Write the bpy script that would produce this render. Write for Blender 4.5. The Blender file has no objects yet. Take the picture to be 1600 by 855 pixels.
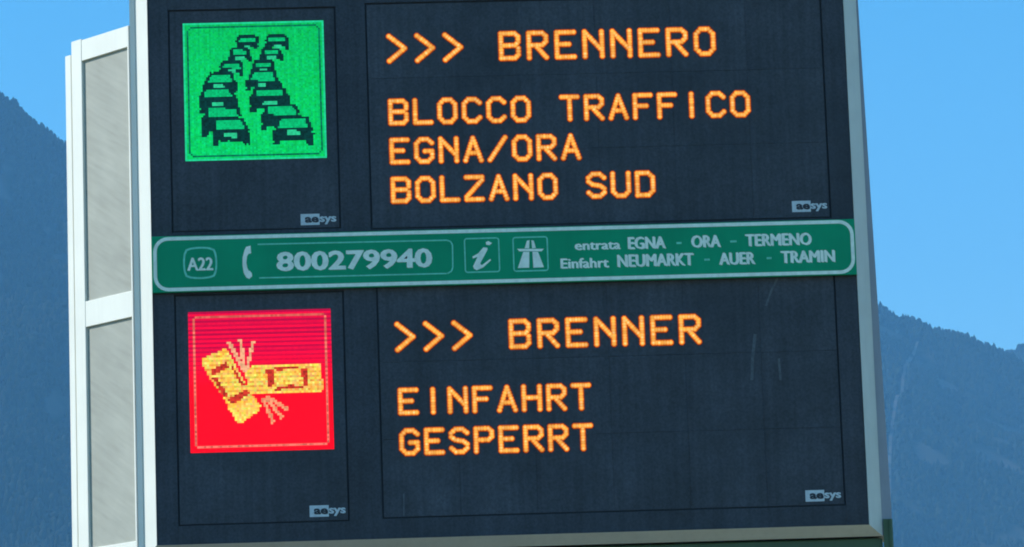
import bpy, math, random
import numpy as np
from mathutils import Matrix, Vector

random.seed(7)
scene = bpy.context.scene
col = scene.collection

# ------------------------------------------------------------------ camera
F = 6000.0                     # focal length in photograph pixels (1600 wide)
PITCH, YAW, ROLL = math.radians(9.69), math.radians(2.80), math.radians(-1.96)
EYE = Vector((0, 0, 1.6))
fwd = Vector((math.sin(YAW) * math.cos(PITCH), math.cos(YAW) * math.cos(PITCH), math.sin(PITCH)))
R0 = Vector((math.cos(YAW), -math.sin(YAW), 0))
U0 = R0.cross(fwd)
RGT = math.cos(ROLL) * R0 + math.sin(ROLL) * U0
UPV = -math.sin(ROLL) * R0 + math.cos(ROLL) * U0
cd = bpy.data.cameras.new('camera')
cam = bpy.data.objects.new('camera', cd)
col.objects.link(cam)
cd.sensor_fit = 'HORIZONTAL'; cd.sensor_width = 36.0; cd.lens = F / 1600 * 36.0
cd.clip_start = 0.1; cd.clip_end = 60000
m3 = Matrix((RGT, UPV, -fwd)).transposed()
cam.matrix_world = Matrix.Translation(EYE) @ m3.to_4x4()
scene.camera = cam


def at(px, py, Y):
    """photograph pixel -> point on the upright plane Y metres ahead"""
    d = fwd + RGT * ((px - 800) / F) - UPV * ((py - 427.5) / F)
    return EYE + d * (Y / d.y)


# ------------------------------------------------------------------ sky, sun, exposure
SUN_AZ = math.radians(-85.0)      # from +Y (ahead), negative = to the left
SUN_EL = math.radians(36.0)
world = bpy.data.worlds.new('World'); scene.world = world
world.use_nodes = True
wn = world.node_tree.nodes; wl = world.node_tree.links
for n in list(wn): wn.remove(n)
sky = wn.new('ShaderNodeTexSky'); sky.sky_type = 'NISHITA'; sky.sun_disc = False
sky.sun_elevation = SUN_EL; sky.sun_rotation = SUN_AZ
sky.altitude = 300; sky.air_density = 1.0; sky.dust_density = 0.0; sky.ozone_density = 3.0
hsv = wn.new('ShaderNodeHueSaturation'); hsv.inputs['Hue'].default_value = .488; hsv.inputs['Saturation'].default_value = 1.40
bg = wn.new('ShaderNodeBackground'); bg.inputs['Strength'].default_value = 0.15
wo = wn.new('ShaderNodeOutputWorld')
wl.new(sky.outputs[0], hsv.inputs['Color']); wl.new(hsv.outputs[0], bg.inputs['Color']); wl.new(bg.outputs[0], wo.inputs[0])
sd = bpy.data.lights.new('sun', 'SUN'); sd.energy = 4.5; sd.angle = math.radians(0.53); sd.color = (1.0, 0.965, 0.9)
sun = bpy.data.objects.new('sun', sd); col.objects.link(sun)
tosun = Vector((math.sin(SUN_AZ) * math.cos(SUN_EL), math.cos(SUN_AZ) * math.cos(SUN_EL), math.sin(SUN_EL)))
sun.rotation_euler = tosun.to_track_quat('Z', 'Y').to_euler()
sun.location = (-20, 0, 60)
scene.view_settings.view_transform = 'Standard'; scene.view_settings.look = 'None'
scene.view_settings.gamma = 1; scene.view_settings.exposure = 0.45
scene.view_settings.use_curve_mapping = False
scene.render.engine = 'CYCLES'
scene.cycles.max_bounces = 6; scene.cycles.volume_bounces = 1; scene.cycles.filter_width = 1.9

# ------------------------------------------------------------------ helpers
def mesh_obj(name, verts, faces, mat, parent=None, mats=None, fmat=None, smooth=False):
    me = bpy.data.meshes.new(name)
    me.from_pydata([tuple(v) for v in verts], [], faces)
    for mm in (mats or [mat]): me.materials.append(mm)
    if fmat is not None: me.polygons.foreach_set('material_index', fmat)
    if smooth: me.polygons.foreach_set('use_smooth', [True] * len(me.polygons))
    me.update()
    o = bpy.data.objects.new(name, me); col.objects.link(o)
    if parent is not None:
        o.parent = parent
        o.matrix_parent_inverse = Matrix.Translation(-world_loc(parent))
    return o


def world_loc(o):
    v = Vector((0, 0, 0))
    while o is not None:
        v += o.matrix_parent_inverse.to_translation() + o.location if o.parent else o.location
        o = o.parent
    return v


class MB:
    def __init__(s): s.v = []; s.f = []; s.m = []
    def poly_prism(s, pts, y0, y1, mi=0):
        """pts = [(x,z)...] extruded from y0 (near) to y1"""
        n = len(pts); b = len(s.v)
        s.v += [(x, y0, z) for x, z in pts] + [(x, y1, z) for x, z in pts]
        a = sum(pts[i][0] * pts[(i + 1) % n][1] - pts[(i + 1) % n][0] * pts[i][1] for i in range(n))
        fr = list(range(b, b + n)); bk = list(range(b + n, b + 2 * n))
        if a < 0: fr.reverse()
        else: bk.reverse()
        s.f += [fr, bk]; s.m += [mi, mi]
        for i in range(n):
            j = (i + 1) % n
            q = [b + i, b + n + i, b + n + j, b + j]
            if a < 0: q.reverse()
            s.f.append(q); s.m.append(mi)
    def ring(s, outer, inner, y0, y1, mi=0):
        n = len(outer); b = len(s.v)
        for loop in (outer, inner):
            s.v += [(x, y0, z) for x, z in loop] + [(x, y1, z) for x, z in loop]
        for i in range(n):
            j = (i + 1) % n
            s.f.append([b + i, b + j, b + 2 * n + j, b + 2 * n + i])
            s.f.append([b + n + i, b + n + j, b + j, b + i])
            s.f.append([b + 2 * n + i, b + 2 * n + j, b + 3 * n + j, b + 3 * n + i])
            s.m += [mi] * 3
    def box(s, x0, x1, y0, y1, z0, z1, mi=0):
        s.poly_prism([(x0, z0), (x1, z0), (x1, z1), (x0, z1)], y0, y1, mi)
    def plan_prism(s, pts, z0, z1, mi=0):
        n = len(pts); b = len(s.v)
        s.v += [(x, y, z0) for x, y in pts] + [(x, y, z1) for x, y in pts]
        s.f += [list(range(b + n - 1, b - 1, -1)), list(range(b + n, b + 2 * n))]; s.m += [mi, mi]
        for i in range(n):
            j = (i + 1) % n
            s.f.append([b + i, b + j, b + n + j, b + n + i]); s.m.append(mi)
    def build(s, name, mat, parent=None, mats=None, smooth=False, bevel=0):
        o = mesh_obj(name, s.v, s.f, mat, parent, mats, s.m, smooth)
        if bevel:
            bm = o.modifiers.new('bevel', 'BEVEL'); bm.width = bevel; bm.segments = 2; bm.limit_method = 'ANGLE'
        return o


def tag(o, label=None, cat=None, group=None, kind=None):
    if label: o['label'] = label
    if cat: o['category'] = cat
    if group: o['group'] = group
    if kind: o['kind'] = kind
    return o


def empty(name, loc):
    o = bpy.data.objects.new(name, None); col.objects.link(o); o.location = loc; o.empty_display_size = .3
    return o


def new_mat(name):
    m = bpy.data.materials.new(name); m.use_nodes = True
    return m, m.node_tree.nodes, m.node_tree.links, m.node_tree.nodes['Principled BSDF']


def paint(name, c, rough=.5, var=.06, scale=6.0, streak=0.0, bump=0.0, spec=.5, metallic=0.0):
    """painted surface: base colour with soft blotches and vertical run-off streaks"""
    m, N, L, P = new_mat(name)
    tc = N.new('ShaderNodeTexCoord')
    no = N.new('ShaderNodeTexNoise'); no.inputs['Scale'].default_value = scale; no.inputs['Detail'].default_value = 6
    L.new(tc.outputs['Object'], no.inputs['Vector'])
    mp = N.new('ShaderNodeMapping'); mp.inputs['Scale'].default_value = (14, 14, .8)
    L.new(tc.outputs['Object'], mp.inputs['Vector'])
    n2 = N.new('ShaderNodeTexNoise'); n2.inputs['Scale'].default_value = 1.6; n2.inputs['Detail'].default_value = 4
    L.new(mp.outputs[0], n2.inputs['Vector'])
    r1 = N.new('ShaderNodeMapRange'); r1.inputs[1].default_value = .3; r1.inputs[2].default_value = .7
    r1.inputs[3].default_value = 1 - var; r1.inputs[4].default_value = 1 + var
    L.new(no.outputs[0], r1.inputs[0])
    r2 = N.new('ShaderNodeMapRange'); r2.inputs[1].default_value = .45; r2.inputs[2].default_value = .8
    r2.inputs[3].default_value = 1.0; r2.inputs[4].default_value = 1 - streak
    L.new(n2.outputs[0], r2.inputs[0])
    mu = N.new('ShaderNodeMath'); mu.operation = 'MULTIPLY'
    L.new(r1.outputs[0], mu.inputs[0]); L.new(r2.outputs[0], mu.inputs[1])
    vm = N.new('ShaderNodeVectorMath'); vm.operation = 'SCALE'
    vm.inputs[0].default_value = c
    L.new(mu.outputs[0], vm.inputs['Scale'])
    L.new(vm.outputs[0], P.inputs['Base Color'])
    P.inputs['Roughness'].default_value = rough; P.inputs['Metallic'].default_value = metallic
    P.inputs['Specular IOR Level'].default_value = spec
    if bump:
        bp = N.new('ShaderNodeBump'); bp.inputs['Strength'].default_value = bump; bp.inputs['Distance'].default_value = .01
        n3 = N.new('ShaderNodeTexNoise'); n3.inputs['Scale'].default_value = 60; L.new(tc.outputs['Object'], n3.inputs['Vector'])
        L.new(n3.outputs[0], bp.inputs['Height']); L.new(bp.outputs[0], P.inputs['Normal'])
    return m


def glow(name, c, strength=1.0, var=.1, scale=40.0, stripes=None, base=.004, cells=None):
    """lit light-emitting diodes: emission that varies from diode to diode"""
    m, N, L, P = new_mat(name)
    tc = N.new('ShaderNodeTexCoord')
    mp = N.new('ShaderNodeMapping'); mp.inputs['Scale'].default_value = (1.0, 1.0, .45)
    L.new(tc.outputs['Object'], mp.inputs['Vector'])
    no = N.new('ShaderNodeTexNoise'); no.inputs['Scale'].default_value = scale; no.inputs['Detail'].default_value = 3
    L.new(mp.outputs[0], no.inputs['Vector'])
    r = N.new('ShaderNodeMapRange'); r.inputs[1].default_value = .3; r.inputs[2].default_value = .7
    r.inputs[3].default_value = (1 - var) * strength * .73; r.inputs[4].default_value = (1 + var) * strength * .73
    L.new(no.outputs[0], r.inputs[0])
    val = r.outputs[0]
    sep = N.new('ShaderNodeSeparateXYZ'); L.new(tc.outputs['Object'], sep.inputs[0])
    if cells:                                   # the diode raster
        for ax in ('X', 'Z'):
            a = N.new('ShaderNodeMath'); a.operation = 'MULTIPLY'; a.inputs[1].default_value = 2 * math.pi / cells
            L.new(sep.outputs[ax], a.inputs[0])
            b = N.new('ShaderNodeMath'); b.operation = 'SINE'; L.new(a.outputs[0], b.inputs[0])
            c2 = N.new('ShaderNodeMath'); c2.operation = 'MULTIPLY_ADD'; c2.inputs[1].default_value = .06; c2.inputs[2].default_value = 1
            L.new(b.outputs[0], c2.inputs[0])
            d = N.new('ShaderNodeMath'); d.operation = 'MULTIPLY'; L.new(val, d.inputs[0]); L.new(c2.outputs[0], d.inputs[1]); val = d.outputs[0]
    P.inputs['Base Color'].default_value = (base, base, base, 1); P.inputs['Roughness'].default_value = .5
    P.inputs['Emission Color'].default_value = (*c, 1); P.inputs['Specular IOR Level'].default_value = .04
    if stripes:                                 # rows that are refreshed out of step: z0, z1, period, dim colour
        z0, z1, per, dim, depth = stripes
        w = N.new('ShaderNodeMath'); w.operation = 'MULTIPLY'; w.inputs[1].default_value = 2 * math.pi / per
        L.new(sep.outputs['Z'], w.inputs[0])
        s = N.new('ShaderNodeMath'); s.operation = 'SINE'; L.new(w.outputs[0], s.inputs[0])
        s2 = N.new('ShaderNodeMapRange'); s2.inputs[1].default_value = -1; s2.inputs[2].default_value = .6
        s2.inputs[3].default_value = depth; s2.inputs[4].default_value = .0
        L.new(s.outputs[0], s2.inputs[0])
        g = N.new('ShaderNodeMapRange'); g.interpolation_type = 'SMOOTHSTEP'
        g.inputs[1].default_value = z0; g.inputs[2].default_value = z1; g.inputs[3].default_value = 0; g.inputs[4].default_value = 1
        L.new(sep.outputs['Z'], g.inputs[0])
        k = N.new('ShaderNodeMath'); k.operation = 'MULTIPLY'; L.new(s2.outputs[0], k.inputs[0]); L.new(g.outputs[0], k.inputs[1])
        k2 = N.new('ShaderNodeMath'); k2.operation = 'MULTIPLY_ADD'; k2.inputs[1].default_value = .35
        L.new(g.outputs[0], k2.inputs[0]); L.new(k.outputs[0], k2.inputs[2])
        mx = N.new('ShaderNodeMix'); mx.data_type = 'RGBA'
        mx.inputs[6].default_value = (*c, 1); mx.inputs[7].default_value = (*dim, 1)
        L.new(k2.outputs[0], mx.inputs[0]); L.new(mx.outputs[2], P.inputs['Emission Color'])
    L.new(val, P.inputs['Emission Strength'])
    return m


def attr_glow(name):
    m, N, L, P = new_mat(name)
    a = N.new('ShaderNodeAttribute'); a.attribute_name = 'lamp'
    L.new(a.outputs['Color'], P.inputs['Emission Color']); P.inputs['Emission Strength'].default_value = .82; P.inputs['Specular IOR Level'].default_value = .1
    P.inputs['Base Color'].default_value = (.012, .008, .008, 1); P.inputs['Roughness'].default_value = .5
    return m


def display_mat(name, c):
    """dark louvred face of an unlit diode module: dusty, faintly streaked"""
    m, N, L, P = new_mat(name)
    tc = N.new('ShaderNodeTexCoord'); geo = N.new('ShaderNodeNewGeometry'); oi = N.new('ShaderNodeObjectInfo')
    n1 = N.new('ShaderNodeTexNoise'); n1.inputs['Scale'].default_value = 1.7; n1.inputs['Detail'].default_value = 7; n1.inputs['Roughness'].default_value = .65
    L.new(geo.outputs['Position'], n1.inputs['Vector'])
    mp = N.new('ShaderNodeMapping'); mp.inputs['Scale'].default_value = (22, 22, .9); L.new(geo.outputs['Position'], mp.inputs['Vector'])
    n2 = N.new('ShaderNodeTexNoise'); n2.inputs['Scale'].default_value = 1; n2.inputs['Detail'].default_value = 5; L.new(mp.outputs[0], n2.inputs['Vector'])
    n3 = N.new('ShaderNodeTexNoise'); n3.inputs['Scale'].default_value = 48; n3.inputs['Detail'].default_value = 2; L.new(geo.outputs['Position'], n3.inputs['Vector'])
    def rng(src, a, b, lo, hi):
        r = N.new('ShaderNodeMapRange'); r.inputs[1].default_value = a; r.inputs[2].default_value = b
        r.inputs[3].default_value = lo; r.inputs[4].default_value = hi; L.new(src, r.inputs[0]); return r.outputs[0]
    def mul(a, b):
        q = N.new('ShaderNodeMath'); q.operation = 'MULTIPLY'; L.new(a, q.inputs[0]); L.new(b, q.inputs[1]); return q.outputs[0]
    v = mul(mul(rng(n1.outputs[0], .3, .7, .66, 1.36), rng(n2.outputs[0], .35, .75, .9, 1.22)), mul(rng(n3.outputs[0], .3, .7, .8, 1.2), rng(oi.outputs['Random'], 0, 1, .92, 1.08)))
    vm = N.new('ShaderNodeVectorMath'); vm.operation = 'SCALE'; vm.inputs[0].default_value = c; L.new(v, vm.inputs['Scale'])
    L.new(vm.outputs[0], P.inputs['Base Color'])
    L.new(rng(n1.outputs[0], .3, .7, .42, .7), P.inputs['Roughness']); P.inputs['Specular IOR Level'].default_value = .3
    bp = N.new('ShaderNodeBump'); bp.inputs['Strength'].default_value = .25; bp.inputs['Distance'].default_value = .004
    L.new(n3.outputs[0], bp.inputs['Height']); L.new(bp.outputs[0], P.inputs['Normal'])
    return m


M = {}
M['white'] = paint('white_paint', (.80, .80, .70), .45, .03, 3, .05)
def panel_mat():
    """grey coated sheet with faint slanting streaks"""
    m, N, L, P = new_mat('grey_panel')
    geo = N.new('ShaderNodeNewGeometry')
    rot = N.new('ShaderNodeMapping'); rot.inputs['Rotation'].default_value = (0, math.radians(-50), 0); rot.inputs['Scale'].default_value = (22, 8, 2.4)
    rot.vector_type = 'TEXTURE'; rot.inputs['Scale'].default_value = (.035, .3, .45)
    L.new(geo.outputs['Position'], rot.inputs['Vector'])
    n1 = N.new('ShaderNodeTexNoise'); n1.inputs['Scale'].default_value = 1; n1.inputs['Detail'].default_value = 4; L.new(rot.outputs[0], n1.inputs['Vector'])
    n2 = N.new('ShaderNodeTexNoise'); n2.inputs['Scale'].default_value = 3.0; n2.inputs['Detail'].default_value = 6; L.new(geo.outputs['Position'], n2.inputs['Vector'])
    a = N.new('ShaderNodeMapRange'); a.inputs[1].default_value = .35; a.inputs[2].default_value = .7; a.inputs[3].default_value = 1.04; a.inputs[4].default_value = .90
    L.new(n1.outputs[0], a.inputs[0])
    b = N.new('ShaderNodeMapRange'); b.inputs[1].default_value = .3; b.inputs[2].default_value = .7; b.inputs[3].default_value = .92; b.inputs[4].default_value = 1.08
    L.new(n2.outputs[0], b.inputs[0])
    q = N.new('ShaderNodeMath'); q.operation = 'MULTIPLY'; L.new(a.outputs[0], q.inputs[0]); L.new(b.outputs[0], q.inputs[1])
    vm = N.new('ShaderNodeVectorMath'); vm.operation = 'SCALE'; vm.inputs[0].default_value = (.355, .368, .31); L.new(q.outputs[0], vm.inputs['Scale'])
    L.new(vm.outputs[0], P.inputs['Base Color']); P.inputs['Roughness'].default_value = .65
    return m


M['grey_panel'] = panel_mat()
M['rail'] = paint('shaded_rail_paint', (.68, .66, .57), .42, .05, 5, .07)  # darker copy of the white frame paint for the rails in shade
M['body'] = paint('cabinet_shade_grey', (.33, .34, .37), .55, .06, 3, .08)  # white cabinet paint with the shade mixed into its colour
M['display'] = display_mat('dark_display', (.055, .059, .068))
M['bezel'] = display_mat('dark_bezel', (.048, .052, .061))
M['gap'] = paint('black_gap', (.020, .023, .029), .8, .1, 5)
M['plate'] = paint('green_reflective_sheet', (.0, .335, .15), .4, .10, 2.2, .06, spec=.15)
M['plate_line'] = paint('pale_reflective_sheet', (.90, .98, .80), .45, .10, 22, .06)
M['plate_thin'] = paint('thin_pale_sheet', (.16, .70, .48), .45, .16, 30, .06)
M['logo'] = paint('pale_logo', (.62, .66, .66), .5, .1, 30)
M['green_steel'] = paint('green_painted_steel', (.06, .115, .05), .5, .10, 3, .1)
M['steel'] = paint('galvanised_steel', (.4, .41, .42), .45, .1, 9, .1, metallic=.6)
M['concrete'] = paint('concrete', (.32, .31, .29), .85, .12, 4)
M['glare_mark'] = paint('pale_glare', (.10, .112, .12), .8, .25, 30)
M['lamp'] = attr_glow('amber_diodes')

# ------------------------------------------------------------------ ground
gv = 7200
M['ground'] = paint('meadow', (.25, .215, .11), .9, .35, .02)
g = mesh_obj('ground', [(-gv, -3000, 0), (gv, -3000, 0), (gv, 9600, 0), (-gv, 9600, 0)], [(0, 1, 2, 3)], M['ground'])
tag(g, 'flat green valley meadow below the sign and mountains', 'ground', kind='structure')
M['asphalt'] = paint('asphalt', (.05, .05, .052), .9, .15, 6)
g = mesh_obj('road', [(-9, -200, .004), (-1.5, -200, .004), (-1.5, 400, .004), (-9, 400, .004)], [(0, 1, 2, 3)], M['asphalt'])
g.location.x = 4.6
tag(g, 'grey asphalt approach road', 'road', kind='structure')

# ------------------------------------------------------------------ mountains
def vnoise(x, y, seed=0):
    xi = np.floor(x).astype(np.int64); yi = np.floor(y).astype(np.int64)
    fx = x - xi; fy = y - yi
    fx = fx * fx * (3 - 2 * fx); fy = fy * fy * (3 - 2 * fy)
    def h(a, b):
        n = (a * 374761393 + b * 668265263 + seed * 1442695041) & 0x7fffffff
        n = ((n ^ (n >> 13)) * 1274126177) & 0x7fffffff
        n = (n ^ (n >> 16)) & 0xffff
        return n / 65535.0
    return (h(xi, yi) * (1 - fx) + h(xi + 1, yi) * fx) * (1 - fy) + (h(xi, yi + 1) * (1 - fx) + h(xi + 1, yi + 1) * fx) * fy


def fbm(x, y, s, o=4, seed=0):
    v = 0; a = .5; t = 0
    for k in range(o):
        v = v + a * vnoise(x / s, y / s, seed + k); t += a; a *= .5; s *= .5
    return v / t


class Mountain:
    def __init__(s, ridge_px, Y, run, seed, lower=7.0):
        p = [at(x, y + lower * 6000.0 / Y, Y) for x, y in ridge_px]
        s.rx = np.array([q.x for q in p]); s.rz = np.array([q.z for q in p]); s.Y = Y; s.run = run; s.seed = seed
    def ridge(s, x): return np.interp(x, s.rx, s.rz)
    def z(s, x, y):
        h = s.ridge(x); t = (s.Y - y) / s.run
        tf = np.clip(t, 0, 1); tb = np.clip(-t * 1.3, 0, 1)
        g = np.where(t >= 0, (1 - tf) ** 1.15, (1 - tb) ** 1.3)
        w = np.clip(np.abs(t) * 9, 0, 1) * np.clip((1 - np.abs(t)) * 4, 0, 1)
        gl = (fbm(x, y * .35, 260, 3, s.seed) - .5) * 130 + (fbm(x, y, 90, 2, s.seed + 9) - .5) * 34
        return h * g + gl * w - 2
    def rock(s, x, y):
        return fbm(x, y * .5, 44, 3, s.seed + 31)


def mount_mat():
    m, N, L, P = new_mat('forested_slope')
    a = N.new('ShaderNodeAttribute'); a.attribute_name = 'rock'
    geo = N.new('ShaderNodeNewGeometry')
    n1 = N.new('ShaderNodeTexNoise'); n1.inputs['Scale'].default_value = .09; n1.inputs['Detail'].default_value = 4
    L.new(geo.outputs['Position'], n1.inputs['Vector'])
    r = N.new('ShaderNodeValToRGB')
    r.color_ramp.elements[0].position = .35; r.color_ramp.elements[0].color = (.008, .014, .010, 1)
    r.color_ramp.elements[1].position = .7; r.color_ramp.elements[1].color = (.022, .031, .018, 1)
    L.new(n1.outputs[0], r.inputs[0])
    mr = N.new('ShaderNodeMapRange'); mr.inputs[1].default_value = .66; mr.inputs[2].default_value = .74; L.new(a.outputs['Fac'], mr.inputs[0])
    mx = N.new('ShaderNodeMix'); mx.data_type = 'RGBA'; mx.inputs[7].default_value = (.065, .065, .055, 1)
    L.new(mr.outputs[0], mx.inputs[0]); L.new(r.outputs[0], mx.inputs[6]); L.new(mx.outputs[2], P.inputs['Base Color'])
    P.inputs['Roughness'].default_value = .95; P.inputs['Specular IOR Level'].default_value = .1
    return m


M['slope'] = mount_mat()


def tree_mat():
    m, N, L, P = new_mat('far_foliage')
    a = N.new('ShaderNodeAttribute'); a.attribute_name = 'tint'
    r = N.new('ShaderNodeValToRGB')
    r.color_ramp.elements[0].color = (.007, .014, .010, 1); r.color_ramp.elements[1].color = (.020, .030, .018, 1)
    L.new(a.outputs['Fac'], r.inputs[0]); L.new(r.outputs[0], P.inputs['Base Color'])
    P.inputs['Roughness'].default_value = .9; P.inputs['Specular IOR Level'].default_value = .1
    return m


M['tree'] = tree_mat()


def build_mountain(mt, x0, x1, label):
    nx = int((x1 - x0) / 22); ny = int(mt.run * 1.55 / 24)
    xs = np.linspace(x0, x1, nx); ys = np.linspace(mt.Y - mt.run, mt.Y + mt.run * .55, ny)
    k = np.argmin(abs(ys - mt.Y)); ys[k] = mt.Y
    X, Y = np.meshgrid(xs, ys); Z = mt.z(X, Y)
    me = bpy.data.meshes.new('mountain')
    idx = np.arange(nx * ny).reshape(ny, nx)
    faces = np.stack([idx[:-1, :-1], idx[:-1, 1:], idx[1:, 1:], idx[1:, :-1]], -1).reshape(-1, 4)
    me.from_pydata(np.stack([X, Y, Z], -1).reshape(-1, 3).tolist(), [], faces.tolist())
    at_ = me.attributes.new('rock', 'FLOAT', 'POINT'); at_.data.foreach_set('value', mt.rock(X, Y).ravel())
    me.polygons.foreach_set('use_smooth', np.ones(len(me.polygons), bool))
    me.materials.append(M['slope']); me.update()
    o = bpy.data.objects.new('mountain', me); col.objects.link(o)
    tag(o, label, 'mountain', kind='structure')
    return o


def slope_hit(mt, px, py):
    d = fwd + RGT * ((px - 800) / F) - UPV * ((py - 427.5) / F)
    for y in np.arange(mt.Y - mt.run, mt.Y + 20, 2.0):
        p = EYE + d * (y / d.y)
        if p.z <= float(mt.z(np.array([p.x]), np.array([y]))[0]): return np.array([p.x, y])
    return np.array([p.x, mt.Y])


REFL_PATH = None


def build_forest(mt, xr, yr, spacing, label, seed, hmin=7, hmax=13):
    rng = np.random.default_rng(seed)
    gx = np.arange(xr[0], xr[1], spacing); gy = np.arange(yr[0], yr[1], spacing * 1.5)
    X, Y = np.meshgrid(gx, gy); X = X.ravel() + rng.uniform(-.6, .6, X.size) * spacing; Y = Y.ravel() + rng.uniform(-.8, .8, Y.size) * spacing
    # a denser row right on the crest
    cx = np.arange(xr[0], xr[1], spacing * .62); cx = cx + rng.uniform(-.5, .5, cx.size) * spacing
    X = np.concatenate([X, cx]); Y = np.concatenate([Y, mt.Y + rng.uniform(-6, 8, cx.size)])
    keep = (mt.rock(X, Y) < .69) & (rng.random(X.size) < .9) | (abs(Y - mt.Y) < 10)
    if REFL_PATH is not None and mt is mB:
        for a, b in zip(REFL_PATH[:-1], REFL_PATH[1:]):
            ab = b - a; t = np.clip(((X - a[0]) * ab[0] + (Y - a[1]) * ab[1]) / (ab @ ab), 0, 1)
            keep &= np.hypot(X - a[0] - t * ab[0], Y - a[1] - t * ab[1]) > 5.5
    X = X[keep]; Y = Y[keep]; n = X.size; Z = mt.z(X, Y) - .8
    H = rng.uniform(hmin, hmax, n) * (0.7 + .6 * fbm(X, Y, 40, 2, 77)); Rr = H * rng.uniform(.2, .36, n)
    S = 6; ang = np.arange(S) * 2 * np.pi / S
    blunt = rng.random(n) < .45
    rings = [(.03, .75), (.35, 1.0), (.68, .62)]
    V = np.zeros((n, S * 3 + 1, 3))
    for k, (hz, rr) in enumerate(rings):
        rr_ = np.where(blunt, [.55, 1.05, 1.0][k], rr); jit = rng.uniform(.72, 1.25, (n, S))
        V[:, k * S:(k + 1) * S, 0] = X[:, None] + np.cos(ang)[None] * (Rr * rr_)[:, None] * jit
        V[:, k * S:(k + 1) * S, 1] = Y[:, None] + np.sin(ang)[None] * (Rr * rr_)[:, None] * jit
        V[:, k * S:(k + 1) * S, 2] = (Z + H * hz)[:, None] + rng.uniform(-.05, .05, (n, S)) * H[:, None]
    V[:, -1, 0] = X + rng.uniform(-.3, .3, n); V[:, -1, 1] = Y; V[:, -1, 2] = Z + H * np.where(blunt, .9, 1.05)
    tri = []
    for k in range(2):
        for i in range(S):
            j = (i + 1) % S; a, b, c, d = k * S + i, k * S + j, (k + 1) * S + j, (k + 1) * S + i
            tri += [(a, b, c), (a, c, d)]
    for i in range(S): tri.append((2 * S + i, 2 * S + (i + 1) % S, 3 * S))
    T = (np.array(tri)[None] + (np.arange(n) * (3 * S + 1))[:, None, None]).reshape(-1, 3)
    me = bpy.data.meshes.new('forest')
    me.vertices.add(V.shape[0] * V.shape[1]); me.vertices.foreach_set('co', V.ravel())
    me.loops.add(T.size); me.loops.foreach_set('vertex_index', T.ravel().astype(np.int32))
    me.polygons.add(len(T)); me.polygons.foreach_set('loop_start', np.arange(0, T.size, 3, dtype=np.int32))
    me.update(calc_edges=True); me.validate()
    a = me.attributes.new('tint', 'FLOAT', 'POINT')
    a.data.foreach_set('value', np.repeat(np.clip(rng.normal(.4, .25, n), 0, 1), 3 * S + 1))
    me.materials.append(M['tree'])
    o = bpy.data.objects.new('forest', me); col.objects.link(o)
    tag(o, label, 'forest', kind='stuff')
    return o


mA = Mountain([(-2600, 60), (-1500, -120), (-800, -230), (-400, -110), (-150, 35), (0, 137), (6, 147), (21, 150), (33, 162), (51, 179), (61, 186), (74, 199), (92, 214),
               (103, 220), (300, 375), (600, 620), (900, 820), (1200, 960), (1600, 1130), (2400, 1400)], 5200, 2300, 3)
mB = Mountain([(-700, 900), (0, 700), (400, 560), (700, 440), (900, 385), (1100, 390), (1250, 420), (1364, 467), (1381, 475), (1395, 486), (1407, 493), (1420, 491), (1437, 497), (1448, 504),
               (1472, 510), (1493, 513), (1507, 516), (1523, 524), (1535, 531), (1551, 535), (1576, 546), (1650, 590), (1800, 660), (2100, 800), (2600, 1000)], 6000, 2400, 11)
mC = Mountain([(700, 900), (1200, 720), (1450, 606), (1540, 566), (1577, 546), (1600, 536), (1680, 492), (1800, 430), (2100, 300), (2500, 260), (3200, 380), (4000, 600)], 7200, 2300, 23)
REFL_PATH = [slope_hit(mB, *q) for q in ((1434, 536), (1424, 560), (1411, 592), (1402, 622), (1395, 660), (1390, 720), (1388, 800), (1386, 880))]  # curve of a pale windscreen glare, built as a strip on the slope
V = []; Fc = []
for a, b in zip(REFL_PATH[:-1], REFL_PATH[1:]):
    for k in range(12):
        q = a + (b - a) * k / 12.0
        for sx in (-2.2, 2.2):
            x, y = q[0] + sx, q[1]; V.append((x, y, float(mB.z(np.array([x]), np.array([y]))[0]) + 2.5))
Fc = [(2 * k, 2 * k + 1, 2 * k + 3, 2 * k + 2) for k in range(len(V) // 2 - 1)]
M['slope_reflection'] = paint('pale_reflection', (.085, .085, .075), .9, .2, .05)
tag(mesh_obj('reflection_strip', V, Fc, M['slope_reflection']), 'pale windscreen glare laid as a strip down the forest slope', 'reflection', kind='structure')
build_mountain(mA, -2900, 1500, 'steep wooded mountain behind the pale side wall of the message sign')
build_mountain(mB, -1400, 2000, 'wooded mountain ridge sloping down beside the shaded frame of the sign')
build_mountain(mC, 0, 3300, 'farther wooded ridge rising beyond the sloping crest')
build_forest(mA, (at(-160, 0, 5200).x, at(420, 0, 5200).x), (3650, 5230), 5.6, 'dark conifers covering the steep mountain behind the pale side wall', 5)
build_forest(mB, (at(1150, 0, 6000).x, at(1780, 0, 6000).x), (4800, 6030), 5.6, 'dark conifers on the sloping ridge beside the shaded sign frame', 6)
build_forest(mC, (at(1500, 0, 7200).x, at(1760, 0, 7200).x), (6900, 7230), 7.5, 'conifers on the farther rising ridge', 8)

# ------------------------------------------------------------------ the message sign
Y0 = 32.0                                   # plane of the dark front
def A(px, py, dy=0.0):
    p = at(px, py, Y0 + dy); return (p.x, p.z)

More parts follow.
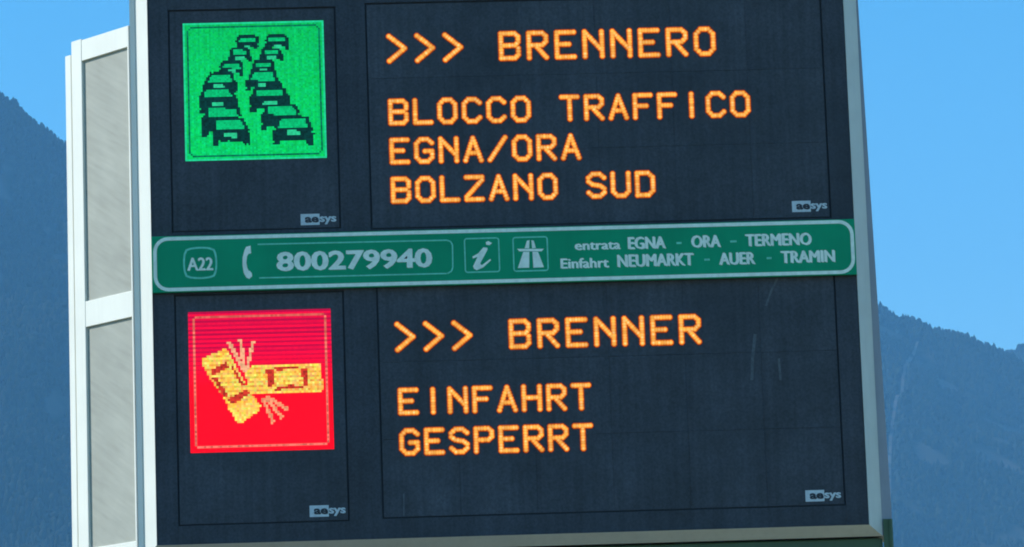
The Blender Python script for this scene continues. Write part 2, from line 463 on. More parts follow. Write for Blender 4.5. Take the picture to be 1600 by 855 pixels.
XLi = (A(229.6, 30)[0] + A(243.7, 740)[0]) / 2
XLo = (A(209, 30, .1)[0] + A(225, 740, .1)[0]) / 2
XRi = (A(1315, 0)[0] + A(1334.7, 350)[0] + A(1359, 800)[0]) / 3
XRo = (A(1338, 0, .1)[0] + A(1360, 420, .1)[0] + A(1376.6, 836, .1)[0]) / 3
ZBi = (A(249, 852)[1] + A(800, 837.5)[1] + A(1359, 820)[1]) / 3
ZBo = (A(880, 852, .1)[1] + A(1376, 838, .1)[1]) / 2
ZTi = A(780, -42)[1]; ZTo = ZTi + (ZBi - ZBo)
sign = empty('message_sign', ((XLo + XRo) / 2, Y0 + .4, ZBo))
tag(sign, 'large dark electronic traffic message board with amber text and two lit pictograms', 'message sign')

# chamfered frame rails, mitred at the corners
loopF = [(XLi, ZBi), (XRi, ZBi), (XRi, ZTi), (XLi, ZTi)]
loopO = [(XLo, ZBo), (XRo, ZBo), (XRo, ZTo), (XLo, ZTo)]
for i in range(4):
    j = (i + 1) % 4
    a, b, c, d = loopF[i], loopF[j], loopO[i], loopO[j]
    yf, yb = Y0 - .022, Y0 + .095
    V = [(a[0], yf, a[1]), (b[0], yf, b[1]), (c[0], yb, c[1]), (d[0], yb, d[1]), (a[0], yb, a[1]), (b[0], yb, b[1])]
    o = mesh_obj('frame_rail', V, [(0, 2, 3, 1), (0, 1, 5, 4), (2, 4, 5, 3), (0, 4, 2), (1, 3, 5)], M['white'] if i == 3 else M['rail'], sign)
# cabinet body with a step that shows beside the rails
XbL = XLo - .046
YB = Y0 + .10
m = MB()
zt = ZTo - .01; zb = ZBo + .004
xrt, xrb = XRo + .012, XRo + .088
V = [(XbL, YB, zb), (xrb, YB, zb), (xrb, YB + .62, zb), (XbL, YB + .62, zb), (XbL, YB, zt), (xrt, YB, zt), (xrt, YB + .62, zt), (XbL, YB + .62, zt)]
mesh_obj('cabinet_body', V, [(3, 2, 1, 0), (4, 5, 6, 7), (0, 1, 5, 4), (1, 2, 6, 5), (2, 3, 7, 6), (3, 0, 4, 7)], M['body'], sign)

m = MB(); m.box(XbL + .001, XLo - .0005, YB - .012, YB - .001, zb, zt); m.build('step_light_strip', M['white'], sign)  # white strip over the body grey: light on the left step, as paint

# splayed side wing: core, frame members and two recessed grey panels
TH = math.radians(40.3)
h0 = Vector((XbL - .004, YB + .012)); du = Vector((-math.sin(TH), math.cos(TH))); nn = Vector((-math.cos(TH), -math.sin(TH)))
def wing_hit(px, py):
    """where the sight line of a pixel meets the wing's face: distance along the wing, height"""
    d = fwd + RGT * ((px - 800) / F) - UPV * ((py - 427.5) / F)
    n3 = Vector((nn.x, nn.y, 0)); t = (Vector((h0.x, h0.y, 0)) - EYE).dot(n3) / d.dot(n3)
    p = EYE + d * t
    return (Vector((p.x, p.y)) - h0).dot(du), p.z
uL = (wing_hit(117.7, 66)[0] + wing_hit(118, 740)[0]) / 2
uP = (wing_hit(131.5, 100)[0] + wing_hit(136, 740)[0]) / 2
uR = .018
zW = (wing_hit(118, 66)[1] + wing_hit(198, 42)[1]) / 2
zW1 = (wing_hit(131, 95)[1] + wing_hit(198, 74)[1]) / 2
zM1 = (wing_hit(134, 472)[1] + wing_hit(207, 454)[1]) / 2
zM0 = (wing_hit(134, 512)[1] + wing_hit(207, 494.6)[1]) / 2
zWb = ZBo + .004
def wp(u, n): q = h0 + du * u + nn * n; return (q.x, q.y)
def wing_piece(name, u0, u1, n0, n1, z0, z1, mat, bevel=.003):
    m = MB(); m.plan_prism([wp(u0, n1), wp(u0, n0), wp(u1, n0), wp(u1, n1)][::-1], z0, z1)
    return m.build(name, mat, sign, bevel=bevel)
cx, cy = wp(uL - .006, -.045)
m = MB(); m.plan_prism([wp(.01, -.045), (XbL - .005, YB + .60), (cx, YB + .60), (cx, cy)], zWb + .01, zW - .012); m.build('side_wing_core', M['body'], sign)
wing_piece('side_frame_post', uP, uL, -.04, .012, zWb, zW + .012, M['white'])
wing_piece('side_frame_post', 0, uR, -.04, .012, zWb, zW, M['white'])
wing_piece('side_frame_rail', uR + .001, uP - .001, -.04, .009, zW1, zW, M['white'])
wing_piece('side_frame_rail', uR + .001, uP - .001, -.04, .009, zM0, zM1, M['white'])
wing_piece('side_frame_rail', uR + .001, uP - .001, -.04, .009, zWb, zWb + .14, M['white'])
wing_piece('side_panel', uR + .002, uP - .002, -.03, -.014, zM1 + .001, zW1 - .001, M['grey_panel'], 0)
wing_piece('side_panel', uR + .002, uP - .002, -.03, -.014, zWb + .141, zM0 - .001, M['grey_panel'], 0)
uq0 = uL + .034
uq1 = (wing_hit(105.5, 90)[0] + wing_hit(106, 740)[0]) / 2
zQ = wing_hit(109, 86)[1]
wing_piece('rear_post', uq0, uq1, -.10, -.004, zWb, zQ, M['white'])
wing_piece('rear_post_web', uL + .001, uq0 - .001, -.09, -.05, zWb, zQ - .01, M['body'], 0)

# bezel round four openings, displays set back in them with a shadow gap
m = MB(); m.box(XLi + .001, XRi - .001, Y0 + .0135, Y0 + .018, ZBi + .001, ZTi - .001); m.build('back_plate', M['gap'], sign)
def span(pl, pr, pt, pb):
    """mean sign rectangle from photograph edges: pl/pr lists of (px,py) on the left / right, pt/pb on top / bottom"""
    av = lambda L, k: sum(A(*q)[k] for q in L) / len(L)
    return av(pl, 0), av(pr, 0), av(pb, 1), av(pt, 1)
rUP = span([(266, 60), (269, 300)], [(526, 100), (527, 300)], [(300, 18), (500, 13)], [(300, 360), (500, 356)])
rUT = span([(574, 60), (580, 300)], [(1287, 100), (1294, 320)], [(600, 7), (800, 2)], [(700, 352), (1290, 340)])
rLP = span([(276, 520), (280, 780)], [(535, 500), (544, 780)], [(300, 462), (500, 458)], [(290, 819), (540, 813)])
rLT = span([(592, 500), (599, 790)], [(1305, 450), (1317, 785)], [(700, 443), (1300, 429)], [(610, 810), (1315, 786)])
GAP = .014
xm1 = (rUP[1] + rUT[0]) / 2; xm2 = (rLP[1] + rLT[0]) / 2
ZM = (rUT[2] + rLT[3]) / 2
def bezel_bar(x0, x1, z0, z1):
    m = MB(); m.box(x0, x1, Y0 - .004, Y0 + .07, z0, z1); m.build('bezel_bar', M['bezel'], sign)
zu = rUP[3] + GAP + .005
for (rp, rt, zlo, zhi) in ((rUP, rUT, ZM + .001, ZTi - .002), (rLP, rLT, ZBi + .002, ZM - .001)):
    bezel_bar(XLi + .002, rp[0] - GAP, zlo, zhi)
    bezel_bar(rp[1] + GAP, rt[0] - GAP, zlo, zhi)
    bezel_bar(rt[1] + GAP, XRi - .002, zlo, zhi)
    bezel_bar(rp[0] - GAP + .001, rp[1] + GAP - .001, rp[3] + GAP, zhi)
    bezel_bar(rt[0] - GAP + .001, rt[1] + GAP - .001, rt[3] + GAP, zhi)
    bezel_bar(rp[0] - GAP + .001, rp[1] + GAP - .001, zlo, rp[2] - GAP)
    bezel_bar(rt[0] - GAP + .001, rt[1] + GAP - .001, zlo, rt[2] - GAP)

def display(name, r, nx, nz, label):
    x0, x1, z0, z1 = r
    m = MB(); m.box(x0, x1, Y0 + .02, Y0 + .06, z0, z1)
    d = m.build(name, M['gap'], sign); d['label'] = label
    m = MB(); w = (x1 - x0) / nx; h = (z1 - z0) / nz; e = .0009
    m.box(-w / 2 + e, w / 2 - e, -.012, 0, -h / 2 + e, h / 2 - e)
    first = None
    for i in range(nx):
        for k in range(nz):
            if first is None:
                o = first = m.build('diode_module', M['display'])
            else:
                o = first.copy(); col.objects.link(o)
            o.location = (x0 + (i + .5) * w, Y0 + .019 - random.uniform(0, .0015), z0 + (k + .5) * h)
            o.parent = d; o.matrix_parent_inverse = Matrix.Translation(-world_loc(d))
    return d

dUP = display('pictogram_display', rUP, 1, 2, 'pictogram display showing black cars queuing on lit green')
dUT = display('text_display', rUT, 6, 3, 'text display with four lines of amber Italian text')
dLP = display('pictogram_display', rLP, 1, 2, 'pictogram display showing a yellow car crash on lit red')
dLT = display('text_display', rLT, 6, 3, 'text display with three lines of amber German text')
YD = Y0 + .0055                               # just in front of the modules

# amber characters: strokes on a 5 by 7 raster, laid as rows of diode lenses
G = {
 '>': [[(0, 6), (3.6, 3), (0, 0)]],
 'B': [[(0, 0), (0, 6), (3.2, 6), (4, 5.2), (4, 3.9), (3.3, 3.1), (0, 3.1)], [(3.3, 3.1), (4, 2.4), (4, .8), (3.2, 0), (0, 0)]],
 'R': [[(0, 0), (0, 6), (3.1, 6), (4, 5.2), (4, 3.9), (3.1, 3.0), (0, 3.0)], [(1.5, 3.0), (4, 0)]],
 'E': [[(4, 6), (0, 6), (0, 0), (4, 0)], [(0, 3.1), (2.8, 3.1)]],
 'N': [[(0, 0), (0, 6), (4, 1.4)], [(4, 6), (4, 0)]],
 'O': [[(0, 1.2), (0, 4.8), (1.1, 6), (2.9, 6), (4, 4.8), (4, 1.2), (2.9, 0), (1.1, 0), (0, 1.2)]],
 'L': [[(0, 6), (0, 0), (4, 0)]],
 'C': [[(4, 5), (2.9, 6), (1.1, 6), (0, 4.8), (0, 1.2), (1.1, 0), (2.9, 0), (4, 1)]],
 'T': [[(0, 6), (4, 6)], [(2, 6), (2, 0)]],
 'A': [[(0, 0), (.55, 1.6), (2, 6), (3.45, 1.6), (4, 0)], [(.8, 2.0), (3.2, 2.0)]],
 'F': [[(0, 0), (0, 6), (4, 6)], [(0, 3.1), (2.9, 3.1)]],
 'I': [[(2, 6), (2, 0)]],
 'G': [[(4, 5), (2.9, 6), (1.1, 6), (0, 4.8), (0, 1.2), (1.1, 0), (2.9, 0), (4, 1.1), (4, 2.8), (2.2, 2.8)]],
 '/': [[(0, 0), (4, 6)]],
 'Z': [[(0, 6), (4, 6), (4, 5.2), (0, .7), (0, 0), (4, 0)]],
 'S': [[(4, 5), (2.9, 6), (1.1, 6), (0, 5), (0, 4), (1, 3.2), (3, 2.8), (4, 2), (4, 1), (2.9, 0), (1.1, 0), (0, 1)]],
 'U': [[(0, 6), (0, 1.2), (1.1, 0), (2.9, 0), (4, 1.2), (4, 6)]],
 'D': [[(0, 0), (0, 6), (2.8, 6), (4, 4.8), (4, 1.2), (2.8, 0), (0, 0)]],
 'P': [[(0, 0), (0, 6), (3.1, 6), (4, 5.2), (4, 3.8), (3.1, 3.0), (0, 3.0)]],
 'H': [[(0, 0), (0, 6)], [(4, 0), (4, 6)], [(0, 3.1), (4, 3.1)]],
}


def char_obj(ch, cx, cz, w, h, r, parent):
    """w, h: between stroke centre lines"""
    pts = []
    for st in G[ch]:
        for (a, b) in zip(st[:-1], st[1:]):
            pa = np.array([(a[0] / 4 - .5) * w, (a[1] / 6 - .5) * h]); pb = np.array([(b[0] / 4 - .5) * w, (b[1] / 6 - .5) * h])
            n = max(1, int(round(np.linalg.norm(pb - pa) / (r * 1.08))))
            for k in range(n + 1):
                q = pa + (pb - pa) * k / n
                if all(np.linalg.norm(q - z) > r * .3 for z in pts): pts.append(q)
    S = 8; V = []; Fc = []; C = []
    for q in pts:
        b = len(V); q = q + np.array([random.uniform(-.03, .03), random.uniform(-.03, .03)]) * r
        e = random.uniform(.74, 1.14); hot = random.random() ** 2
        V.append((q[0], -.010, q[1])); C.append((1.08 * e, (.52 + .22 * hot) * e, (.09 + .24 * hot) * e, 1))
        for rad, yy, cc in ((.62, -.0085, (1.02 * e, .40 * e, .055 * e, 1)), (1.0, -.0055, (.60 * e, .095 * e, .004, 1)), (1.36, -.0012, (.085, .006, .0008, 1))):  # outermost ring: dark red halo round the strokes, put into the emission
            for i in range(S):
                t = 2 * math.pi * (i + .5) / S
                V.append((q[0] + math.cos(t) * r * rad, yy, q[1] + math.sin(t) * r * rad)); C.append(cc)
        for i in range(S):
            j = (i + 1) % S
            Fc.append((b, b + 1 + i, b + 1 + j))
            for k in range(2):
                a0 = b + 1 + k * S; a1 = a0 + S
                Fc.append((a0 + i, a1 + i, a1 + j, a0 + j))
    o = mesh_obj('lit_letter', V, Fc, M['lamp'])
    ca = o.data.color_attributes.new('lamp', 'FLOAT_COLOR', 'POINT')
    ca.data.foreach_set('color', np.array(C, dtype=np.float32).ravel())
    o.location = (cx, YD, cz); o.parent = parent; o.matrix_parent_inverse = Matrix.Translation(-world_loc(parent))
    return o


PXM = Y0 / F                                   # metres per photograph pixel on the sign (about)
def text_line(s, p0, p1, w, h, r, parent):
    """p0, p1: pixel centres of first and last character"""
    a = A(*p0); b = A(*p1); n = len(s) - 1; z = (a[1] + b[1]) / 2
    for i, ch in enumerate(s):
        if ch == ' ': continue
        char_obj(ch, a[0] + (b[0] - a[0]) * i / n, z, w * PXM, h * PXM, r * PXM, parent)

text_line('>>> BRENNERO', (621.5, 76), (1101, 64.5), 27.5, 40.5, 4.25, dUT)
text_line('BLOCCO TRAFFICO', (622.5, 175), (1156.5, 162.5), 25, 36, 4.1, dUT)
text_line('EGNA/ORA', (624.5, 236), (892, 229.5), 25, 36, 4.1, dUT)
text_line('BOLZANO SUD', (626.5, 297), (1008, 287.5), 25, 36, 4.1, dUT)
text_line('>>> BRENNER', (634.5, 527), (1078, 514), 27.5, 40.5, 4.25, dLT)
text_line('EINFAHRT', (638, 627), (908, 620), 25, 36, 4.1, dLT)
text_line('GESPERRT', (640, 690), (911, 683.5), 25, 36, 4.1, dLT)

# ---- flat drawing helpers for pictograms and the plate
def rrect(x0, x1, z0, z1, r, n=6):
    P = []
    for (cx, cz, a0) in ((x1 - r, z1 - r, 0), (x0 + r, z1 - r, 90), (x0 + r, z0 + r, 180), (x1 - r, z0 + r, 270)):
        for k in range(n + 1):
            t = math.radians(a0 + 90 * k / n); P.append((cx + r * math.cos(t), cz + r * math.sin(t)))
    return P

def line_loop(name, x0, x1, z0, z1, r, w, y0, y1, mat, parent):
    m = MB(); m.ring(rrect(x0, x1, z0, z1, r), rrect(x0 + w, x1 - w, z0 + w, z1 - w, max(r - w, .001)), y0, y1)
    return m.build(name, mat, parent)

def stroke_pts(a, b, w):
    a = Vector(a); b = Vector(b); d = (b - a).normalized(); n = Vector((-d.y, d.x)) * w / 2
    return [tuple(a - n), tuple(b - n), tuple(b + n), tuple(a + n)]

# ---- green pictogram
def zg(x, y): return A(280 + x / 3.5625, 20 + y / 3.5625)
gx0 = (zg(15, 60)[0] + zg(38, 830)[0]) / 2; gx1 = (zg(800, 42)[0] + zg(825, 805)[0]) / 2
gz1 = (zg(15, 60)[1] + zg(800, 42)[1]) / 2; gz0 = (zg(38, 830)[1] + zg(825, 805)[1]) / 2
M['green_lit'] = glow('green_diodes', (.0, .56, .115), 1.0, .28, 6, cells=.0205)
M['cell'] = attr_glow('coloured_diodes')

def inside(poly, x, z):
    r = False; n = len(poly)
    for a in range(n):
        (x1, z1), (x2, z2) = poly[a], poly[a - 1]
        if (z1 > z) != (z2 > z) and x < (x2 - x1) * (z - z1) / (z2 - z1) + x1: r = not r
    return r

class Raster:
    """the diode raster of a pictogram: every diode belongs to the last symbol drawn on it"""
    def __init__(s, x0, x1, z0, z1, n=64):
        s.x0, s.z0, s.p, s.q, s.n = x0, z0, (x1 - x0) / n, (z1 - z0) / n, n
        s.own = {}
    def draw(s, key, poly, colour):
        zs = [q[1] for q in poly]; xs = [q[0] for q in poly]
        for i in range(max(0, int((min(xs) - s.x0) / s.p)), min(s.n, int((max(xs) - s.x0) / s.p) + 1)):
            for k in range(max(0, int((min(zs) - s.z0) / s.q)), min(s.n, int((max(zs) - s.z0) / s.q) + 1)):
                if inside(poly, s.x0 + (i + .5) * s.p, s.z0 + (k + .5) * s.q): s.own[i, k] = (key, colour)
    def build(s, key, name, parent, y):
        V = []; Fc = []; C = []
        for (i, k), (kk, colour) in s.own.items():
            if kk != key: continue
            b = len(V); x = s.x0 + i * s.p; z = s.z0 + k * s.q
            c_ = colour(i, k)
            V += [(x, y, z), (x + s.p, y, z), (x + s.p, y, z + s.q), (x, y, z + s.q)]
            Fc.append((b, b + 1, b + 2, b + 3)); C += [(*c_, 1)] * 4
        if not V: return
        o = mesh_obj(name, V, Fc, M['cell'], parent)
        ca = o.data.color_attributes.new('lamp', 'FLOAT_COLOR', 'POINT'); ca.data.foreach_set('color', np.array(C, dtype=np.float32).ravel())
        return o

def shade(c, v):
    def f(i, k):
        e = 1 + random.uniform(-v, v); return tuple(max(0, q * e) for q in c)
    return f
c_dark = shade((.0, .030, .028), .5); c_scr = shade((.0, .46, .15), .22); c_pl = shade((.02, .52, .24), .2)  # c_dark: unlit diodes with the green spill of their neighbours as emission
c_line = shade((.0, .16, .075), .35); c_edge = shade((.012, .58, .27), .14)
m = MB(); m.box(gx0, gx1, YD - .003, YD + .0005, gz0, gz1); m.build('diode_backing', M['gap'], dUP)
rg = Raster(gx0, gx1, gz0, gz1, 76)
N_ = rg.n
for i in range(N_):
    for k in range(N_):
        t = min(i, k, N_ - 1 - i, N_ - 1 - k); a, b = min(i, N_ - 1 - i), min(k, N_ - 1 - k)
        if t == 0: rg.own[i, k] = ('edge', c_edge)
        elif (t == 2 and a + b > 6) or (a + b == 6 and a > 1 and b > 1): rg.own[i, k] = ('line', c_line)

cars = [  # back to front: windscreen (left, right, top, bottom, top inset left/right), body (left, right, top, bottom), plate
 ((495, 588, 135, 160, 8, 6), (478, 612, 156, 206), (525, 570, 180, 195)),
 ((330, 430, 140, 165, 12, 8), (318, 442, 162, 206), (362, 396, 183, 198)),
 ((472, 547, 208, 232, 6, 2), (444, 582, 226, 272), (490, 536, 242, 257)),
 ((298, 379, 208, 232, 8, 4), (274, 408, 228, 272), (315, 366, 246, 262)),
 ((420, 512, 277, 305, 10, 2), (398, 538, 300, 338), (448, 492, 313, 327)),
 ((240, 342, 281, 310, 12, 8), (222, 356, 306, 350), (270, 318, 318, 333)),
 ((398, 531, 333, 377, 18, 12), (363, 572, 370, 432), (443, 486, 394, 416)),
 ((163, 297, 343, 385, 22, 18), (130, 328, 384, 442), (194, 258, 402, 420)),
 ((426, 582, 430, 461, 6, 10), (388, 622, 458, 558), (468, 541, 488, 516)),
 ((134, 298, 428, 470, 18, 28), (106, 328, 468, 566), (188, 250, 499, 526)),
 ((488, 652, 524, 567, 10, 12), (450, 668, 562, 655), None),
 ((162, 328, 533, 577, 6, 16), (122, 345, 574, 690), None),
 ((552, 716, 589, 641, 14, 16), (516, 752, 640, 738), (598, 671, 655, 682)),
 ((202, 368, 600, 646, 4, 26), (184, 397, 645, 742), (250, 318, 665, 694)),
]
for k, (ws, bd, pl) in enumerate(cars):
    wl_, wr, wt, wb, il, ir = ws; bl, br, bt, bb = bd
    e = max(14, (br - bl) * .066); fh = (bb - bt) * .30; fw = (br - bl) * .15
    out = [(wl_ + il - e * .6, wt - e), (wr - ir + e * .6, wt - e), (wr - ir + e * 1.5, wt - e * .2), (wr + e * 1.4, wb - e * .2), (br - e * .4, bt + e * .5), (br, bt + e * 1.8), (br - e * .1, bb - fh),
           (br - fw * .25, bb), (br - fw * 1.1, bb), (br - fw * 1.25, bb - fh * .9), (bl + fw * 1.25, bb - fh * .9), (bl + fw * 1.1, bb), (bl + fw * .25, bb), (bl + e * .1, bb - fh), (bl, bt + e * 1.8),
           (bl + e * .4, bt + e * .5), (wl_ - e * 1.4, wb - e * .2), (wl_ + il - e * 1.5, wt - e * .2)]
    rg.draw(k, [zg(*q) for q in out], c_dark)
    rg.draw(k, [zg(*q) for q in [(wl_ + il, wt), (wr - ir, wt), (wr, wb), (wl_, wb)]], c_scr)
    if pl: rg.draw(k, [zg(*q) for q in [(pl[0], pl[2]), (pl[1], pl[2]), (pl[1], pl[3]), (pl[0], pl[3])]], c_pl)
col_g = [random.uniform(.90, 1.08) for _ in range(rg.n)]
def c_green(i, k):
    e = random.uniform(.80, 1.16) * col_g[i] * (1.06 - .20 * (k / rg.n) ** 2)
    return (0, .545 * e, .115 * e * random.uniform(.7, 1.4))
for i in range(rg.n):
    for k in range(rg.n):
        if (i, k) not in rg.own: rg.own[i, k] = ('field', c_green)
        elif rg.own[i, k][1] is c_dark and random.random() < .05 and any(rg.own.get((i + a, k + b), ('field', 0))[0] in ('field', ) for a, b in ((1, 0), (-1, 0), (0, 1), (0, -1))): rg.own[i, k] = ('field', c_green)
rg.build('field', 'lit_field', dUP, YD - .0038)
for k in range(len(cars)): rg.build(k, 'car_symbol', dUP, YD - .0038)
rg.build('edge', 'lit_edge', dUP, YD - .0038); rg.build('line', 'border_line', dUP, YD - .0038)

# ---- red pictogram
SC = 855 / 245.0
def zr(x, y): return A(285 + x / SC, 475 + y / SC)
rx0 = (zr(30, 45)[0] + zr(45, 815)[0]) / 2; rx1 = (zr(805, 25)[0] + zr(830, 790)[0]) / 2
rz1 = (zr(30, 45)[1] + zr(805, 25)[1]) / 2; rz0 = (zr(45, 815)[1] + zr(830, 790)[1]) / 2
rh = rz1 - rz0
M['red_lit'] = glow('red_diodes', (1.0, .0, .018), 1.25, .08, 14, stripes=(rz0 + rh * .42, rz1 - rh * .12, rh / 27.0, (.36, .0, .05), .7))
m = MB(); m.box(rx0, rx1, YD - .003, YD + .0005, rz0, rz1); m.build('diode_backing', M['gap'], dLP)
rr_ = Raster(rx0, rx1, rz0, rz1, 64); N_ = 64
def c_yel(i, k):
    e = random.uniform(.8, 1.15); w = random.random() ** 2
    if k % 2 and 22 < k < 46: e *= .80
    t = random.choice([(1.08, .54, .05), (1.02, .66, .08), (1.05, .42, .06), (.85, .74, .08)])
    return tuple(a * e + w * b for a, b in zip(t, (.02, .10, .10)))
c_win = shade((.50, .03, .015), .4); c_ray = shade((.85, .30, .15), .25); c_ray2 = shade((.78, .38, .20), .25)
def c_bord(i, k): e = random.uniform(.55, 1.1) * (.7 if k % 2 else 1); return (.72 * e + .2, .19 * e, .14 * e)
for i in range(N_):
    for k in range(N_):
        t = min(i, k, N_ - 1 - i, N_ - 1 - k); a, b = min(i, N_ - 1 - i), min(k, N_ - 1 - k)
        if (t == 2 and a + b > 5) or (a + b == 5 and a > 1 and b > 1): rr_.own[i, k] = ('line', c_bord)
def red_car(key, body, holes):
    rr_.draw(key, [zr(*q) for q in body], c_yel)
    for hh in holes: rr_.draw(key, [zr(*q) for q in hh], c_win)
red_car('car1', [(100, 318), (112, 300), (215, 248), (240, 245), (268, 290), (345, 440), (385, 500), (428, 556), (412, 585), (335, 640), (315, 650), (300, 645), (250, 570), (246, 545), (190, 460), (140, 390)],
        [[(152, 362), (235, 318), (254, 343), (166, 390)], [(162, 402), (186, 398), (250, 500), (232, 518)], [(250, 520), (350, 462), (370, 492), (270, 548)], [(256, 330), (277, 342), (340, 440), (318, 448)]])
red_car('car2', [(345, 370), (375, 338), (740, 320), (758, 326), (766, 462), (752, 476), (380, 490), (352, 455)],
        [[(455, 360), (505, 354), (502, 444), (466, 452)], [(650, 350), (686, 347), (686, 446), (656, 450)], [(500, 341), (640, 335), (632, 356), (512, 362)], [(490, 474), (535, 448), (600, 441), (665, 450), (668, 464), (600, 460), (545, 466), (500, 482)]])
rays = (((252, 205), (342, 372)), ((316, 196), (338, 350)), ((386, 204), (350, 360)), ((436, 512), (498, 650)), ((454, 510), (545, 622)), ((466, 508), (576, 575)))
for n_, (a, b) in enumerate(rays): rr_.draw('ray%d' % n_, stroke_pts(zr(*a), zr(*b), .030), c_ray2 if n_ < 3 else c_ray)
row_r = [random.uniform(.42, .62) if k % 2 else random.uniform(.78, 1.0) for k in range(64)]
def c_red(i, k):
    t = min(1, max(0, (k - 29) / 16.0)); e = (1 - t) + t * row_r[k] * (.95 - .12 * max(0, k - 50) / 14)
    e *= random.uniform(.92, 1.05)
    return (1.12 * e, .0, .016 + .035 * t)
for i in range(64):
    for k in range(64):
        if (i, k) not in rr_.own: rr_.own[i, k] = ('field', c_red)
rr_.build('field', 'lit_field', dLP, YD - .0038)
for key in ('car1', 'car2'): rr_.build(key, 'car_symbol', dLP, YD - .0038)
for n_ in range(6): rr_.build('ray%d' % n_, 'burst_ray', dLP, YD - .0038)
rr_.build('line', 'border_line', dLP, YD - .0038)

# ---- windscreen reflections and an edge highlight, laid as pale strips on the dark front
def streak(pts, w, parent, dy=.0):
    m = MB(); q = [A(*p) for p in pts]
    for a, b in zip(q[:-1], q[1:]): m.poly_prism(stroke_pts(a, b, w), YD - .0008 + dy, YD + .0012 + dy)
    m.build('glare_streak', M['glare_mark'], parent)
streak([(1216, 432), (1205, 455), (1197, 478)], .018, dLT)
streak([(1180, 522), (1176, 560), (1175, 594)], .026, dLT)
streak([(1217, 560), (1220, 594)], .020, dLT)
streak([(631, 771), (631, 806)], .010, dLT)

# ---- maker's marks
def text_mesh(name, s, x0, x1, zb_, hcap, y0, depth, mat, parent, bold=.02, shear=0.0, ref='H', fat=1.0):
    """text fitted to width x0..x1 with its capitals hcap tall on the base line"""
    cu = bpy.data.curves.new('t', 'FONT'); cu.body = s; cu.size = 1; cu.offset = bold; cu.shear = shear; cu.resolution_u = 3
    to = bpy.data.objects.new('t', cu); col.objects.link(to)
    dg = bpy.context.evaluated_depsgraph_get(); dg.update()
    me = bpy.data.meshes.new_from_object(to.evaluated_get(dg))
    v = np.array([p.co[:] for p in me.vertices]); faces = [list(p.vertices) for p in me.polygons]
    bpy.data.objects.remove(to); bpy.data.curves.remove(cu); bpy.data.meshes.remove(me)
    capw = {'H': .729, 'x': .546}[ref]
    xs = (v[:, 0] - v[:, 0].min()) / (v[:, 0].max() - v[:, 0].min())
    V = []; F0 = []
    for k, (sx, sz) in enumerate(((0, 0), (-.6, .3), (.6, -.3), (0, .5))):
        b0 = len(V)
        V += [(x0 + a * (x1 - x0) + sx * fat * 1.5 * PXM, y0 + k * 1.0 * .0004, zb_ + b / capw * hcap + sz * fat * PXM) for a, b in zip(xs, v[:, 1])]
        F0 += [[b0 + i for i in f] for f in faces]
    fl = []
    for f in F0:
        a = sum(V[f[i]][0] * V[f[(i + 1) % len(f)]][2] - V[f[(i + 1) % len(f)]][0] * V[f[i]][2] for i in range(len(f)))
        fl.append(f if a > 0 else f[::-1])
    o = mesh_obj(name, V, fl, mat, parent)
    return o

def maker_mark(px, py, parent):
    """px,py: lower-left corner of the pale block"""
    x, z = A(px, py); u = PXM
    m = MB(); m.box(x, x + 30 * u, YD - .002, YD + .001, z, z + 18 * u); b = m.build('maker_mark', M['logo'], parent)
    text_mesh('maker_lettering', 'ae', x + 7 * u, x + 28.5 * u, z + 4.5 * u, 9.5 * u, YD - .0045, 0, M['bezel'], parent, .03, ref='x', fat=.4)
    text_mesh('maker_lettering', 'sys', x + 30.5 * u, x + 56 * u, z + 5 * u, 9.5 * u, YD - .002, 0, M['logo'], parent, .015, ref='x', fat=.6)
maker_mark(470, 352, dUP); maker_mark(1238, 331.5, dUT); maker_mark(484, 808, dLP); maker_mark(1259, 784, dLT)

# ------------------------------------------------------------------ green information plate
YP = Y0 - .058
def B(px, py): p = at(px, py, YP); return (p.x, p.z)
px0 = XLi + .004; px1 = XRi - .004
pz1 = (B(258.7, 369.5)[1] + B(740, 356.5)[1] + B(1320, 343)[1]) / 3
pz0 = (B(258.7, 457)[1] + B(800, 442.5)[1] + B(1320, 430)[1]) / 3
plate = empty('information_plate', ((px0 + px1) / 2, YP, pz0))
tag(plate, 'long green motorway information strip with pale lettering fixed across the message board', 'sign plate')
m = MB(); m.box(px0, px1, YP, YP + .035, pz0, pz1); m.build('plate_sheet', M['plate'], plate, bevel=.002)
for xx in (px0 + .5, 0.05, px1 - .5):
    m = MB(); m.box(xx - .03, xx + .03, YP + .0355, Y0 - .0045, pz0 + .06, pz1 - .06); m.build('mounting_bracket', M['steel'], plate)
YL = YP - .003
u = PXM
line_loop('border_line', px0 + .012, px1 - .012, pz0 + .008, pz1 - .008, .125, 5.6 * u, YL, YP - .0005, M['plate_line'], plate)

def fit_text(s, pl, pr, hcap, mat, bold=.02, shear=0.0, ref='H', name='lettering', fat=1.0):
    """pl, pr: left and right ends of the base line in the photograph"""
    a, b = B(*pl), B(*pr)
    return text_mesh(name, s, a[0], b[0], (a[1] + b[1]) / 2, hcap * u, YL, 0, mat, plate, bold, shear, ref, fat)

